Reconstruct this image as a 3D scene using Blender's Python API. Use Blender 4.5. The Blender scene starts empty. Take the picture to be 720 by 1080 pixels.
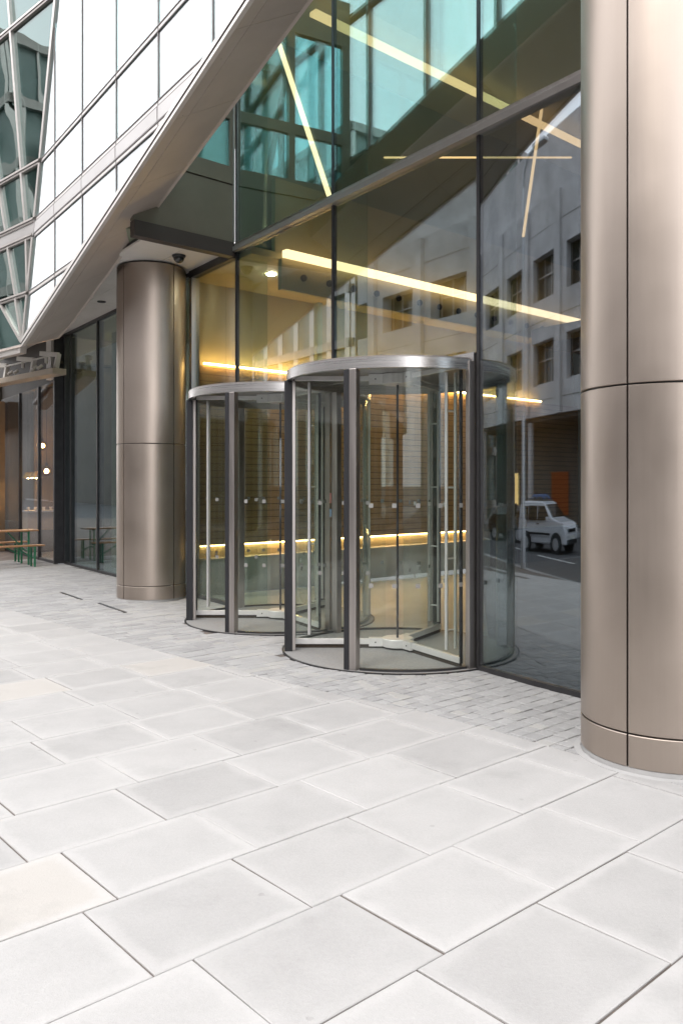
import bpy, bmesh, math, random
from mathutils import Vector, Matrix
random.seed(7)
S = bpy.context.scene
COL = S.collection
R_ = math.radians

# ------------------------------------------------------------------ frames
# facade frame: a runs along the shop front to the right, v runs into the building, z is up
E_ = Vector((0.57836911, -0.81577519, 0)); M_ = Vector((0.81577519, 0.57836911, 0)); O_ = Vector((1.324, 7.942, 0))
def W(a, v, z=0.0): return O_ + E_*a + M_*v + Vector((0, 0, z))
GA = (-0.108, 0.994)          # skewed inward direction shared by paving rows and inner walls
GB = (0.994, 0.108)
def SK(a0, s, z=0.0): return W(a0 + GA[0]*s, GA[1]*s, z)

# ------------------------------------------------------------------ materials
def mat(name, base=(.5,.5,.5), rough=.5, metal=0.0, spec=.5, coat=0.0):
    m = bpy.data.materials.new(name); m.use_nodes = True
    b = m.node_tree.nodes['Principled BSDF']
    b.inputs['Base Color'].default_value = (*base, 1); b.inputs['Roughness'].default_value = rough
    b.inputs['Metallic'].default_value = metal; b.inputs['Specular IOR Level'].default_value = spec
    b.inputs['Coat Weight'].default_value = coat
    return m
def nd(m, t, **kw):
    n = m.node_tree.nodes.new(t)
    for k, v in kw.items(): setattr(n, k, v)
    return n
def lk(m, a, b): m.node_tree.links.new(a, b)
def ramp(m, fac, stops):
    r = nd(m, 'ShaderNodeValToRGB'); e = r.color_ramp.elements
    e[0].position, e[0].color = stops[0][0], (*stops[0][1], 1)
    e[1].position, e[1].color = stops[-1][0], (*stops[-1][1], 1)
    for p, c in stops[1:-1]:
        x = e.new(p); x.color = (*c, 1)
    lk(m, fac, r.inputs[0]); return r.outputs[0]
def math_(m, op, a, b=None, clamp=False):
    n = nd(m, 'ShaderNodeMath', operation=op, use_clamp=clamp)
    for i, x in enumerate((a, b)):
        if x is None: continue
        if isinstance(x, (int, float)): n.inputs[i].default_value = x
        else: lk(m, x, n.inputs[i])
    return n.outputs[0]
def mixc(m, fac, a, b, blend='MIX'):
    n = nd(m, 'ShaderNodeMix', data_type='RGBA', blend_type=blend)
    for i, x in ((0, fac), (6, a), (7, b)):
        if isinstance(x, (int, float)): n.inputs[i].default_value = x
        elif isinstance(x, tuple): n.inputs[i].default_value = (*x, 1)
        else: lk(m, x, n.inputs[i])
    return n.outputs[2]
def noise(m, scale, detail=4, rough=.55, vec=None, stretch=None):
    n = nd(m, 'ShaderNodeTexNoise'); n.inputs['Scale'].default_value = scale
    n.inputs['Detail'].default_value = detail; n.inputs['Roughness'].default_value = rough
    c = nd(m, 'ShaderNodeTexCoord').outputs['Object'] if vec is None else vec
    if stretch:
        mp = nd(m, 'ShaderNodeMapping'); mp.inputs['Scale'].default_value = stretch; lk(m, c, mp.inputs[0]); c = mp.outputs[0]
    lk(m, c, n.inputs['Vector']); return n.outputs['Fac']
def bump(m, h, strength=.2, dist=.01):
    b = nd(m, 'ShaderNodeBump'); b.inputs['Strength'].default_value = strength; b.inputs['Distance'].default_value = dist
    lk(m, h, b.inputs['Height']); lk(m, b.outputs[0], m.node_tree.nodes['Principled BSDF'].inputs['Normal'])
def varied(name, c1, c2, rough, scale, metal=0, stretch=None, bstr=0, r2=None):
    m = mat(name, c1, rough, metal); P = m.node_tree.nodes['Principled BSDF']
    f = noise(m, scale, 6, .6, stretch=stretch)
    lk(m, ramp(m, f, [(.3, c1), (.7, c2)]), P.inputs['Base Color'])
    if r2 is not None:
        mr = nd(m, 'ShaderNodeMapRange'); lk(m, f, mr.inputs[0]); mr.inputs[1].default_value=.3; mr.inputs[2].default_value=.7
        mr.inputs[3].default_value = rough; mr.inputs[4].default_value = r2; lk(m, mr.outputs[0], P.inputs['Roughness'])
    if bstr: bump(m, f, bstr, .004)
    return m
def glass(name, trans, refl, r0, wave=0.0, rough=0.0):
    m = bpy.data.materials.new(name); m.use_nodes = True; nt = m.node_tree; nt.nodes.clear()
    out = nd(m, 'ShaderNodeOutputMaterial'); mx = nd(m, 'ShaderNodeMixShader')
    t = nd(m, 'ShaderNodeBsdfTransparent'); t.inputs[0].default_value = (*trans, 1)
    g = nd(m, 'ShaderNodeBsdfGlossy'); g.inputs[0].default_value = (*refl, 1); g.inputs['Roughness'].default_value = rough
    lw = nd(m, 'ShaderNodeLayerWeight'); lw.inputs[0].default_value = .5
    f = math_(m, 'POWER', lw.outputs['Facing'], 5.0)
    f = math_(m, 'MULTIPLY', f, 1 - r0); f = math_(m, 'ADD', f, r0, True)
    lk(m, f, mx.inputs[0]); lk(m, t.outputs[0], mx.inputs[1]); lk(m, g.outputs[0], mx.inputs[2]); lk(m, mx.outputs[0], out.inputs[0])
    if wave:
        n = noise(m, .55, 2, .4); b = nd(m, 'ShaderNodeBump'); b.inputs['Strength'].default_value = wave; b.inputs['Distance'].default_value = .05
        lk(m, n, b.inputs['Height']); lk(m, b.outputs[0], g.inputs['Normal']); 
    return m
def glow(name, c, s):
    m = bpy.data.materials.new(name); m.use_nodes = True; nt = m.node_tree; nt.nodes.clear()
    out = nd(m, 'ShaderNodeOutputMaterial'); e = nd(m, 'ShaderNodeEmission'); e.inputs[0].default_value = (*c, 1); e.inputs[1].default_value = s
    lk(m, e.outputs[0], out.inputs[0]); return m

X = {}
def bronze(name, c1, c2, r1):
    m = mat(name, c1, r1, 1.0); P = m.node_tree.nodes['Principled BSDF']
    f = noise(m, 60, 3, .6, stretch=(1, 1, .02)); g = noise(m, 1.3, 4, .5); k = noise(m, 420, 2, .6)
    f2 = math_(m, 'ADD', math_(m, 'MULTIPLY', f, .16), math_(m, 'MULTIPLY', g, .84))
    f2 = math_(m, 'ADD', math_(m, 'MULTIPLY', k, .25), math_(m, 'MULTIPLY', f2, .75))
    lk(m, ramp(m, f2, [(.35, c1), (.65, c2)]), P.inputs['Base Color'])
    mr = nd(m, 'ShaderNodeMapRange'); lk(m, f2, mr.inputs[0]); mr.inputs[1].default_value = .3; mr.inputs[2].default_value = .7
    mr.inputs[3].default_value = r1 - .05; mr.inputs[4].default_value = r1 + .08; lk(m, mr.outputs[0], P.inputs['Roughness'])
    P.inputs['Anisotropic'].default_value = .0
    return m
X['bronze'] = bronze('bronze_anodised', (.415,.352,.302), (.48,.412,.36), .38)
X['beam'] = varied('beam_bronze', (.52,.45,.40), (.58,.505,.45), .45, 2.2, .1, bstr=.02)
X['trim'] = varied('trim_aluminium', (.62,.58,.55), (.70,.66,.63), .38, 3, .7)
X['framegrey'] = varied('frame_grey', (.34,.31,.29), (.40,.37,.35), .4, 3, .6)
X['steel'] = varied('brushed_steel', (.62,.60,.585), (.68,.66,.645), .24, 14, 1, stretch=(.06,.06,9), r2=.34)
X['steelpost'] = varied('post_steel', (.44,.405,.385), (.54,.50,.475), .3, 40, 1, stretch=(1,1,.03), r2=.4)
X['dark'] = varied('dark_frame', (.018,.018,.02), (.035,.034,.036), .4, 5)
X['rubber'] = varied('rubber', (.008,.008,.010), (.018,.018,.022), .7, 12, stretch=(1,1,.2))
X['soffit'] = varied('soffit_white', (.66,.63,.59), (.74,.71,.67), .5, 1.5)
X['spandrel'] = varied('spandrel_olive', (.15,.14,.105), (.185,.17,.13), .45, 1.7, .1)
X['band'] = varied('band_grey', (.50,.48,.47), (.56,.54,.53), .4, 1.4, .3)
X['screenframe'] = mat('screen_frame', (.16,.145,.14), .45)
X['lip'] = mat('lip_dark', (.05,.04,.035), .5)
X['lobby_ceiling'] = varied('lobby_ceiling', (.46,.39,.22), (.52,.44,.26), .6, .6)
X['lobby_plaster'] = varied('lobby_plaster', (.40,.33,.19), (.46,.39,.24), .6, .5)
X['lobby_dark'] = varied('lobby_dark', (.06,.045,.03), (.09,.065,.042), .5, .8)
X['lobby_floor'] = varied('lobby_floor', (.40,.425,.46), (.48,.50,.53), .3, 1.2)
X['lobby_dimmer'] = varied('lobby_dimmer', (.035,.035,.04), (.06,.06,.065), .8, 5)  # near-black surface for pieces added to dim the lobby behind the curved pane
X['bench_stone'] = varied('bench_stone', (.50,.50,.50), (.57,.57,.56), .4, 1.2)
m = mat('timber_wall', (.3,.17,.07), .35); X['timber'] = m
wv = nd(m, 'ShaderNodeTexCoord').outputs['Object']
sx = nd(m, 'ShaderNodeSeparateXYZ'); lk(m, wv, sx.inputs[0])
hz = math_(m, 'FRACT', math_(m, 'MULTIPLY', sx.outputs[2], 9.0))
ln = math_(m, 'LESS_THAN', hz, .12)
nf = noise(m, 3.0, 6, .6, stretch=(.5,.5,9)); nf2 = noise(m, .9, 3, .5)
cc = ramp(m, math_(m, 'ADD', math_(m, 'MULTIPLY', nf, .6), math_(m, 'MULTIPLY', nf2, .4)), [(.3, (.27,.16,.07)), (.55, (.42,.265,.125)), (.75, (.55,.37,.19))])
lk(m, mixc(m, ln, cc, (.14,.08,.04)), m.node_tree.nodes['Principled BSDF'].inputs['Base Color'])
# paving slabs: pale riven concrete, cement-light rims, every slab its own tint
def paving(name, c_lo, c_hi, warm, slab=True):
    m = mat(name, c_lo, .8, 0, .3); P = m.node_tree.nodes['Principled BSDF']
    ge = nd(m, 'ShaderNodeNewGeometry'); rnd = ge.outputs['Random Per Island']
    tc = nd(m, 'ShaderNodeTexCoord').outputs['Object']
    n1 = noise(m, 2.6, 8, .62, tc); n2 = noise(m, 55, 4, .7, tc); n3 = noise(m, .35, 3, .5, tc); n4 = noise(m, 260, 3, .7, tc)
    f = math_(m, 'ADD', math_(m, 'MULTIPLY', n1, .45), math_(m, 'MULTIPLY', n2, .30))
    f = math_(m, 'ADD', f, math_(m, 'MULTIPLY', n4, .26))
    f = math_(m, 'ADD', f, math_(m, 'MULTIPLY', rnd, .20))
    f = math_(m, 'ADD', f, math_(m, 'MULTIPLY', n3, .12))
    col = ramp(m, f, [(.44, c_lo), (.92, c_hi)])
    wmask = math_(m, 'GREATER_THAN', math_(m, 'FRACT', math_(m, 'MULTIPLY', rnd, 37.3)), .93 if slab else .9)
    col = mixc(m, math_(m, 'MULTIPLY', wmask, .65), col, warm)
    if slab:
        uv = nd(m, 'ShaderNodeUVMap', uv_map='edge').outputs[0]
        s = nd(m, 'ShaderNodeSeparateXYZ'); lk(m, uv, s.inputs[0])
        dx = math_(m, 'MINIMUM', s.outputs[0], math_(m, 'SUBTRACT', .737, s.outputs[0]))
        dy = math_(m, 'MINIMUM', s.outputs[1], math_(m, 'SUBTRACT', .602, s.outputs[1]))
        d = math_(m, 'MINIMUM', dx, dy)
        wob = noise(m, 7, 5, .65, tc)
        d = math_(m, 'ADD', d, math_(m, 'MULTIPLY', math_(m, 'SUBTRACT', wob, .5), .11))
        mr = nd(m, 'ShaderNodeMapRange', interpolation_type='SMOOTHSTEP'); lk(m, d, mr.inputs[0])
        mr.inputs[1].default_value = .015; mr.inputs[2].default_value = .075; mr.inputs[3].default_value = .55; mr.inputs[4].default_value = 0
        rim = math_(m, 'MULTIPLY', mr.outputs[0], math_(m, 'ADD', .35, math_(m, 'MULTIPLY', math_(m, 'FRACT', math_(m, 'MULTIPLY', rnd, 11.7)), .65)))
        col = mixc(m, rim, col, tuple(min(1, c*1.08) for c in c_hi))
        # cement smeared along the very edge
        mr2 = nd(m, 'ShaderNodeMapRange'); lk(m, d, mr2.inputs[0]); mr2.inputs[1].default_value = -.03; mr2.inputs[2].default_value = .004; mr2.inputs[3].default_value = 1; mr2.inputs[4].default_value = 0
        col = mixc(m, math_(m, 'MULTIPLY', mr2.outputs[0], math_(m, 'MULTIPLY', wmask, .0)), col, (.3,.28,.26))
    # small stains and gum spots
    vo = nd(m, 'ShaderNodeTexVoronoi', voronoi_dimensions='2D'); vo.inputs['Scale'].default_value = .9; lk(m, tc, vo.inputs['Vector'])
    sp = math_(m, 'LESS_THAN', math_(m, 'ADD', vo.outputs['Distance'], math_(m, 'MULTIPLY', n2, .03)), .027)
    col = mixc(m, math_(m, 'MULTIPLY', sp, .22), col, (.16,.15,.14))
    st = noise(m, 1.1, 7, .7, tc, stretch=(1, 1, 1))
    mr3 = nd(m, 'ShaderNodeMapRange'); lk(m, st, mr3.inputs[0]); mr3.inputs[1].default_value = .55; mr3.inputs[2].default_value = .78; mr3.inputs[3].default_value = 0; mr3.inputs[4].default_value = .42
    col = mixc(m, mr3.outputs[0], col, tuple(c*.62 for c in c_lo))
    lk(m, col, P.inputs['Base Color'])
    bump(m, math_(m, 'ADD', math_(m, 'MULTIPLY', n2, .6), math_(m, 'MULTIPLY', n4, .5)), .6, .006)
    return m
X['slab'] = paving('paving_slab', (.35,.342,.337), (.485,.475,.467), (.49,.46,.425))
X['sett'] = paving('granite_sett', (.30,.297,.298), (.465,.46,.456), (.43,.42,.40), False)
X['joint'] = varied('joint_dirt', (.075,.058,.048), (.19,.165,.15), .95, 5)
X['cement'] = varied('cement_infill', (.38,.375,.37), (.45,.445,.44), .85, 4, bstr=.2)
X['bar'] = mat('handle_bar', (.74,.73,.72), .32, .6)
X['rail'] = varied('satin_rail', (.74,.73,.715), (.80,.79,.775), .34, 9, .35)
X['thresh'] = varied('threshold_granite', (.25,.245,.24), (.33,.325,.32), .6, 50, bstr=.1)
X['asphalt'] = varied('asphalt', (.045,.045,.048), (.075,.075,.078), .75, 30, bstr=.2)
X['kerb'] = varied('kerb_granite', (.22,.22,.22), (.32,.32,.32), .7, 14)
X['paint'] = varied('road_paint', (.62,.62,.60), (.80,.80,.78), .6, 9)
X['stone'] = varied('portland_stone', (.36,.35,.355), (.56,.545,.545), .75, .7)
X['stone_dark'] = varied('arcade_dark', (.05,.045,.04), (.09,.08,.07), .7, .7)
X['win_dark'] = mat('window_dark', (.03,.035,.04), .12, 0, .6)
X['teal_block'] = varied('teal_office', (.13,.19,.18), (.33,.38,.36), .25, .35)
X['olive_room'] = varied('olive_room', (.20,.22,.16), (.26,.28,.20), .6, .4)
X['side_green'] = varied('side_room_green', (.36,.40,.28), (.44,.48,.34), .6, .6)
X['glazing'] = glass('facade_glass', (.79,.84,.79), (.80,.91,1.0), .13, wave=.014)
X['glazing_dark'] = glass('curved_facade_glass', (.62,.67,.68), (.84,.92,1.0), .175)
X['glazing_up'] = glass('facade_glass_upper', (.72,.84,.80), (.92,1.0,1.0), .24, wave=.012)
X['fin'] = glass('fin_glass', (.84,.92,.90), (.8,.95,1.0), .07)
X['clear'] = glass('door_glass', (.965,.98,.965), (.95,1,1), .028)
X['screen'] = glass('screen_glass', (.80,.97,.98), (.99,.995,1.0), .24, wave=.04)
X['sidewin'] = glass('side_window_glass', (.62,.86,.88), (.9,1,1), .12)
X['facet'] = glass('facet_glass', (.34,.47,.46), (.78,.90,.88), .17, wave=.25)
X['shop'] = glass('shop_glass', (.9,.9,.88), (.95,.97,1), .045)
X['strip'] = glow('warm_strip', (1.0,.67,.38), 1.6)
X['strip_dim'] = glow('warm_strip_dim', (1.0,.60,.28), .85)
X['strip_soft'] = glow('warm_strip_soft', (1.0,.66,.24), 1.3)
X['strip_hid'] = glow('warm_strip_hidden', (1.0,.62,.26), 10.0)
X['cove'] = glow('cove_strip', (1.0,.60,.22), 24.0)
X['bulb'] = glow('bulb', (1.0,.62,.28), 120.0)
X['shoplight'] = glow('shop_light', (1.0,.22,.07), .09)
X['downlight'] = glow('downlight', (1.0,.90,.74), 85)
X['table_wood'] = varied('bench_wood', (.30,.15,.07), (.42,.23,.11), .45, 8, stretch=(1,1,12))
X['green'] = mat('green_steel', (.02,.16,.08), .4)
X['white_paint'] = varied('white_paint', (.62,.60,.57), (.70,.68,.65), .45, 4)
X['canopy'] = varied('canopy_beige', (.42,.36,.29), (.50,.43,.35), .5, 3)
X['brass'] = varied('brass_counter', (.42,.27,.09), (.54,.36,.13), .35, 4, .6)
X['brown_wall'] = varied('brown_wall', (.13,.095,.062), (.19,.14,.092), .5, 1.5)
X['shop_dark'] = varied('shop_dark', (.035,.028,.022), (.06,.05,.04), .6, 1)
X['smoke'] = glass('smoked_globe', (.80,.64,.44), (1,.9,.8), .06)
X['vanwhite'] = mat('van_paint', (.72,.74,.78), .25, .0, .5, .6)
X['vanbrown'] = mat('car_paint_brown', (.06,.035,.02), .25, .1, .5, .6)
X['carglass'] = mat('car_glass', (.015,.015,.014), .06, 0, .7)
X['tyre'] = mat('tyre', (.015,.015,.015), .8)
X['headlamp'] = mat('headlamp', (.75,.76,.78), .1, .3)
X['grille'] = mat('grille', (.02,.02,.02), .5)
X['plate'] = mat('plate', (.7,.7,.66), .4)
X['redlamp'] = mat('red_lamp', (.4,.01,.01), .3)
X['bluepaint'] = mat('blue_paint', (.02,.12,.42), .4)
X['bluebox'] = mat('blue_roof_load', (.05,.12,.28), .5)
X['lamp_metal'] = mat('lamp_metal', (.55,.56,.58), .35, .5)
X['frost'] = mat('frosted_marker', (.27,.265,.25), .6)
X['yellow'] = mat('yellow_notice', (.75,.50,.04), .5)
X['mat_dark'] = varied('brush_strip', (.03,.025,.02), (.07,.05,.035), .9, 60)
X['red'] = mat('red_notice', (.40,.16,.14), .5)
X['bluen'] = mat('blue_notice', (.22,.34,.50), .5)

# ------------------------------------------------------------------ mesh builder
def ctx_loc(parent):
    l = Vector((0,0,0))
    while parent is not None: l += parent.location; parent = parent.parent
    return l
class MB:
    def __init__(s): s.v = []; s.f = []; s.smooth = False; s.uv = None
    def poly(s, pts): 
        n = len(s.v); s.v += [Vector(p) for p in pts]; s.f.append(tuple(range(n, n+len(pts)))); return s
    def prism(s, base, d):
        """closed solid: polygon 'base' (world points) pushed along vector d"""
        d = Vector(d); n = len(s.v); k = len(base)
        s.v += [Vector(p) for p in base] + [Vector(p)+d for p in base]
        s.f.append(tuple(range(n+k-1, n-1, -1))); s.f.append(tuple(range(n+k, n+2*k)))
        for i in range(k):
            j = (i+1) % k; s.f.append((n+i, n+j, n+k+j, n+k+i))
        return s
    def box(s, a0, a1, v0, v1, z0, z1):           # facade frame box
        return s.prism([W(a0,v0,z0), W(a1,v0,z0), W(a1,v1,z0), W(a0,v1,z0)], (0,0,z1-z0))
    def skbox(s, a0, s0, s1, th, z0, z1):         # wall on the skewed plane, thickness th towards -a
        return s.prism([SK(a0,s0,z0), SK(a0,s1,z0), SK(a0-th,s1,z0), SK(a0-th,s0,z0)], (0,0,z1-z0))
    def obox(s, c, ax, ay, az, hx, hy, hz):       # oriented box, half sizes
        c = Vector(c); ax, ay, az = (Vector(t).normalized() for t in (ax, ay, az)); n = len(s.v)
        for k in (-1,1):
            for i, j in ((-1,-1),(1,-1),(1,1),(-1,1)): s.v.append(c+ax*hx*i+ay*hy*j+az*hz*k)
        for f in ((3,2,1,0),(4,5,6,7),(0,1,5,4),(1,2,6,5),(2,3,7,6),(3,0,4,7)): s.f.append(tuple(n+q for q in f))
        return s
    def bar(s, p, q, w, h, up=(0,0,1)):
        p, q = Vector(p), Vector(q); d = q-p; L = d.length; d = d/L
        side = d.cross(Vector(up)); 
        if side.length < 1e-4: side = d.cross(Vector((1,0,0)))
        side.normalize(); u = side.cross(d)
        return s.obox((p+q)/2, d, side, u, L/2, w/2, h/2)
    def tube(s, pts, r, n=10, closed_ends=True):
        pts = [Vector(p) for p in pts]; rr = r if isinstance(r, (list, tuple)) else [r]*len(pts); base = len(s.v)
        for i, p in enumerate(pts):
            d = (pts[min(i+1, len(pts)-1)] - pts[max(i-1, 0)]).normalized()
            a = d.orthogonal().normalized() if abs(d.z) > .99 else d.cross(Vector((0,0,1))).normalized()
            b = d.cross(a)
            for k in range(n):
                t = 2*math.pi*k/n; s.v.append(p + a*math.cos(t)*rr[i] + b*math.sin(t)*rr[i])
        for i in range(len(pts)-1):
            for k in range(n):
                k2 = (k+1) % n; s.f.append((base+i*n+k, base+i*n+k2, base+(i+1)*n+k2, base+(i+1)*n+k))
        if closed_ends:
            s.f.append(tuple(base+k for k in range(n-1, -1, -1))); e = base+(len(pts)-1)*n; s.f.append(tuple(e+k for k in range(n)))
        return s
    def lathe(s, c, prof, n=64, t0=0.0, t1=2*math.pi, closed=True):
        """prof: list of (r, z); revolve about vertical axis at c"""
        c = Vector(c); base = len(s.v); full = abs(t1-t0-2*math.pi) < 1e-6; m_ = n if full else n+1; k = len(prof)
        for i in range(m_):
            t = t0+(t1-t0)*i/n; d = E_*math.cos(t)+M_*math.sin(t)
            for r, z in prof: s.v.append(c+d*r+Vector((0,0,z)))
        for i in range(n):
            i2 = (i+1) % m_
            for j in range(k if closed else k-1):
                j2 = (j+1) % k; s.f.append((base+i*k+j, base+i2*k+j, base+i2*k+j2, base+i*k+j2))
        if not full and closed:
            s.f.append(tuple(base+j for j in range(k))); s.f.append(tuple(base+n*k+j for j in range(k-1, -1, -1)))
        return s
    def ball(s, c, r, n=16, sc=(1,1,1)):
        c = Vector(c); base = len(s.v); h = n//2
        for i in range(h+1):
            t = math.pi*i/h
            for k in range(n):
                p = 2*math.pi*k/n; s.v.append(c+Vector((r*sc[0]*math.sin(t)*math.cos(p), r*sc[1]*math.sin(t)*math.sin(p), r*sc[2]*math.cos(t))))
        for i in range(h):
            for k in range(n):
                k2 = (k+1) % n; s.f.append((base+i*n+k, base+(i+1)*n+k, base+(i+1)*n+k2, base+i*n+k2))
        return s
    def build(s, name, material, parent=None, smooth=False, bevel=0.0, loc=None):
        me = bpy.data.meshes.new(name); o = bpy.data.objects.new(name, me); COL.objects.link(o)
        org = ctx_loc(parent)
        if parent is not None: o.parent = parent
        elif loc is not None: o.location = loc; org = Vector(loc)
        me.from_pydata([v-org for v in s.v], [], s.f)
        bm = bmesh.new(); bm.from_mesh(me)
        bmesh.ops.remove_doubles(bm, verts=bm.verts, dist=1e-5) if smooth else None
        bmesh.ops.recalc_face_normals(bm, faces=bm.faces)
        bm.to_mesh(me); bm.free()
        me.materials.append(material)
        if smooth:
            for p in me.polygons: p.use_smooth = True
            md = o.modifiers.new('edges', 'EDGE_SPLIT'); md.split_angle = R_(35)
        if bevel:
            b = o.modifiers.new('bevel', 'BEVEL'); b.width = bevel; b.segments = 2; b.limit_method = 'ANGLE'
        return o
def thing(name, label, cat, loc, group=None):
    o = bpy.data.objects.new(name, None); COL.objects.link(o); o.location = loc; o.empty_display_size = .2
    o['label'] = label; o['category'] = cat
    if group: o['group'] = group
    return o
def tag(o, label, cat, group=None, kind=None):
    o['label'] = label; o['category'] = cat
    if group: o['group'] = group
    if kind: o['kind'] = kind
    return o
def copy_tree(o, parent=None):
    c = o.copy(); COL.objects.link(c)
    if parent is not None: c.parent = parent
    for ch in list(o.children): copy_tree(ch, c)
    return c
def structure(o, label=None, cat='setting'):
    o['kind'] = 'structure'; o['label'] = label or o.name.replace('_', ' '); o['category'] = cat; return o

# ------------------------------------------------------------------ ground
def pz(v):                                      # pavement falls away to the kerb
    t = max(0.0, min(1.0, (-6.0-v)/2.5)); return -.28*t
def kerb_v(a):
    return -8.5 if a > -5.5 else -8.5-.215*(-5.5-a)
DOORS = [(-1.24, 0.0), (-3.69, 0.0)]; DR = 1.2
COLS = [(2.48, -.76), (-6.58, -.61)]; CR = .53
BND = [(-40,-6.2), (-16,-3.75), (-6.95,-2.78), (-2.38,-2.13), (.12,-1.62), (.69,-1.42), (1.9,-1.27), (2.4,-1.22), (12,-1.1)]
def bnd(a):
    for (x0,y0),(x1,y1) in zip(BND, BND[1:]):
        if x0 <= a <= x1: return y0+(y1-y0)*(a-x0)/(x1-x0)
    return -1.3
def clip(poly, fn):                              # keep fn(p) >= 0
    out = []
    for i in range(len(poly)):
        p, q = poly[i], poly[(i+1) % len(poly)]; fp, fq = fn(p), fn(q)
        if fp >= 0: out.append(p)
        if (fp >= 0) != (fq >= 0):
            t = fp/(fp-fq); out.append(tuple(p[k]+(q[k]-p[k])*t for k in range(len(p))))
    return out
def to_av(p, q):                                 # slab grid (p along rows' normal, q along rows), world origin -> facade frame
    w = Vector((-.663*p+.749*q, .749*p+.663*q, 0))-O_
    return w.dot(E_), w.dot(M_)
vs, fs, uvs = [], [], []
PW, QL, G = .602, .737, .008
def emit_slab(poly, uvp, dz, tilt, base=None, ch=.004, zf=pz):
    ca = sum(p[0] for p in poly)/len(poly); cv = sum(p[1] for p in poly)/len(poly); n = len(poly); b = len(vs)
    for (a, v) in poly: vs.append(W(a, v, zf(v)-.022))
    for (a, v) in poly: vs.append(W(a, v, zf(v)-ch+dz+tilt[0]*(a-ca)+tilt[1]*(v-cv)))
    for (a, v) in poly:
        da, dv = ca-a, cv-v; L = math.hypot(da, dv) or 1; k = ch*1.6/L
        vs.append(W(a+da*k, v+dv*k, zf(v)+dz+tilt[0]*(a-ca)+tilt[1]*(v-cv)))
    for i in range(n):
        j = (i+1) % n
        fs.append((b+i, b+j, b+n+j, b+n+i)); uvs.append([uvp[i], uvp[j], uvp[j], uvp[i]])
        fs.append((b+n+i, b+n+j, b+2*n+j, b+2*n+i)); uvs.append([uvp[i], uvp[j], uvp[j], uvp[i]])
    fs.append(tuple(b+2*n+i for i in range(n))); uvs.append(list(uvp))
def flush(name, material):
    me = bpy.data.meshes.new(name); o = bpy.data.objects.new(name, me); COL.objects.link(o)
    me.from_pydata(vs, [], fs); u = me.uv_layers.new(name='edge'); k = 0
    for f in uvs:
        for c in f: u.data[k].uv = c; k += 1
    bm = bmesh.new(); bm.from_mesh(me); bmesh.ops.recalc_face_normals(bm, faces=bm.faces); bm.to_mesh(me); bm.free()
    me.materials.append(material); vs.clear(); fs.clear(); uvs.clear(); return o
# rows of 750 x 600 slabs in half bond; p lines at 2.085 + k*PW
QOFF = {0: .158, 1: .010}
for k in range(-22, 42):
    p0 = 2.085+k*PW; off = 1.64 if k % 2 == 0 else 1.48+.0
    off = {0: 2.37, 1: 2.95}[k % 2] if k < 5 else {1: 2.91, 0: 2.26}[k % 2]
    for j in range(-45, 30):
        q0 = off+j*QL
        jj = random.uniform(-.004, .004)
        quad = [(p0+G/2, q0+G/2+jj), (p0+PW-G/2, q0+G/2+jj), (p0+PW-G/2, q0+QL-G/2), (p0+G/2, q0+QL-G/2)]
        quad = [(c[0]+random.uniform(-.003,.003), c[1]+random.uniform(-.003,.003)) for c in quad]
        pts = [to_av(*c)+((c[1]-q0), (c[0]-p0)) for c in quad]
        if max(p[1] for p in pts) < -14 or min(p[0] for p in pts) > 10 or max(p[0] for p in pts) < -30: continue
        ca = sum(p[0] for p in pts)/4
        pts = clip(pts, lambda t: bnd(t[0])-.01-t[1])
        if len(pts) > 2: pts = clip(pts, lambda t: t[1]-kerb_v(t[0])-.16)
        for c_ in COLS[:1]:
            pass
        if len(pts) < 3: continue
        emit_slab([(p[0], p[1]) for p in pts], [(p[2], p[3]) for p in pts], random.uniform(-.0015,.0015), (random.uniform(-.002,.002), random.uniform(-.002,.002)))
structure(flush('pavement', X['slab']), 'pale grey paving slabs laid in half bond')
# granite setts along the building
def inside(a, v):
    for da, dv in DOORS:
        if (a-da)**2+(v-dv)**2 < (DR-.03)**2: return True
    for ca, cv in COLS:
        if (a-ca)**2+(v-cv)**2 < (CR-.06)**2: return True
    return False
SW = .125
for k in range(-20, 150):
    p0 = 0.9+k*SW; q0 = -12+random.uniform(0, .2)
    while q0 < 22:
        ql = random.uniform(.10, .145) if p0 < 6.4 else random.uniform(.16, .42)
        quad = [(p0+.0035, q0+.0035), (p0+SW-.0035, q0+.0035), (p0+SW-.0035, q0+ql-.0035), (p0+.0035, q0+ql-.0035)]
        quad = [(c[0]+random.uniform(-.004,.004), c[1]+random.uniform(-.004,.004)) for c in quad]
        pts = [to_av(*c) for c in quad]; q0 += ql
        ca = sum(p[0] for p in pts)/4; cv = sum(p[1] for p in pts)/4
        if cv > 0 or cv < bnd(ca)-.2 or ca < -21 or ca > 7 or inside(ca, cv): continue
        pts = clip(pts, lambda t: t[1]-bnd(t[0]))
        if len(pts) > 2: pts = clip(pts, lambda t: -.035-t[1])
        if len(pts) < 3: continue
        emit_slab(pts, [(0,0)]*len(pts), random.uniform(-.003,.002), (random.uniform(-.009,.009), random.uniform(-.009,.009)), ch=.0035)
structure(flush('sett_paving', X['sett']), 'small granite setts bordering the entrance')
b = MB()                                        # bedding below the slabs shows in the joints
aa = [-40, -30, -20, -12, -8, -5.5, 0, 12]
for a0, a1 in zip(aa, aa[1:]):
    for v0, v1 in ((-.03,-6.0), (-6.0,None)):
        w0, w1 = (v1, v1) if v1 else (kerb_v(a0)+.14, kerb_v(a1)+.14)
        b.poly([W(a0,v0,pz(v0)-.009), W(a1,v0,pz(v0)-.009), W(a1,w1,pz(w1)-.009), W(a0,w0,pz(w0)-.009)])
structure(b.build('pavement_joints', X['joint']), 'dark joints of the paving')
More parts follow.
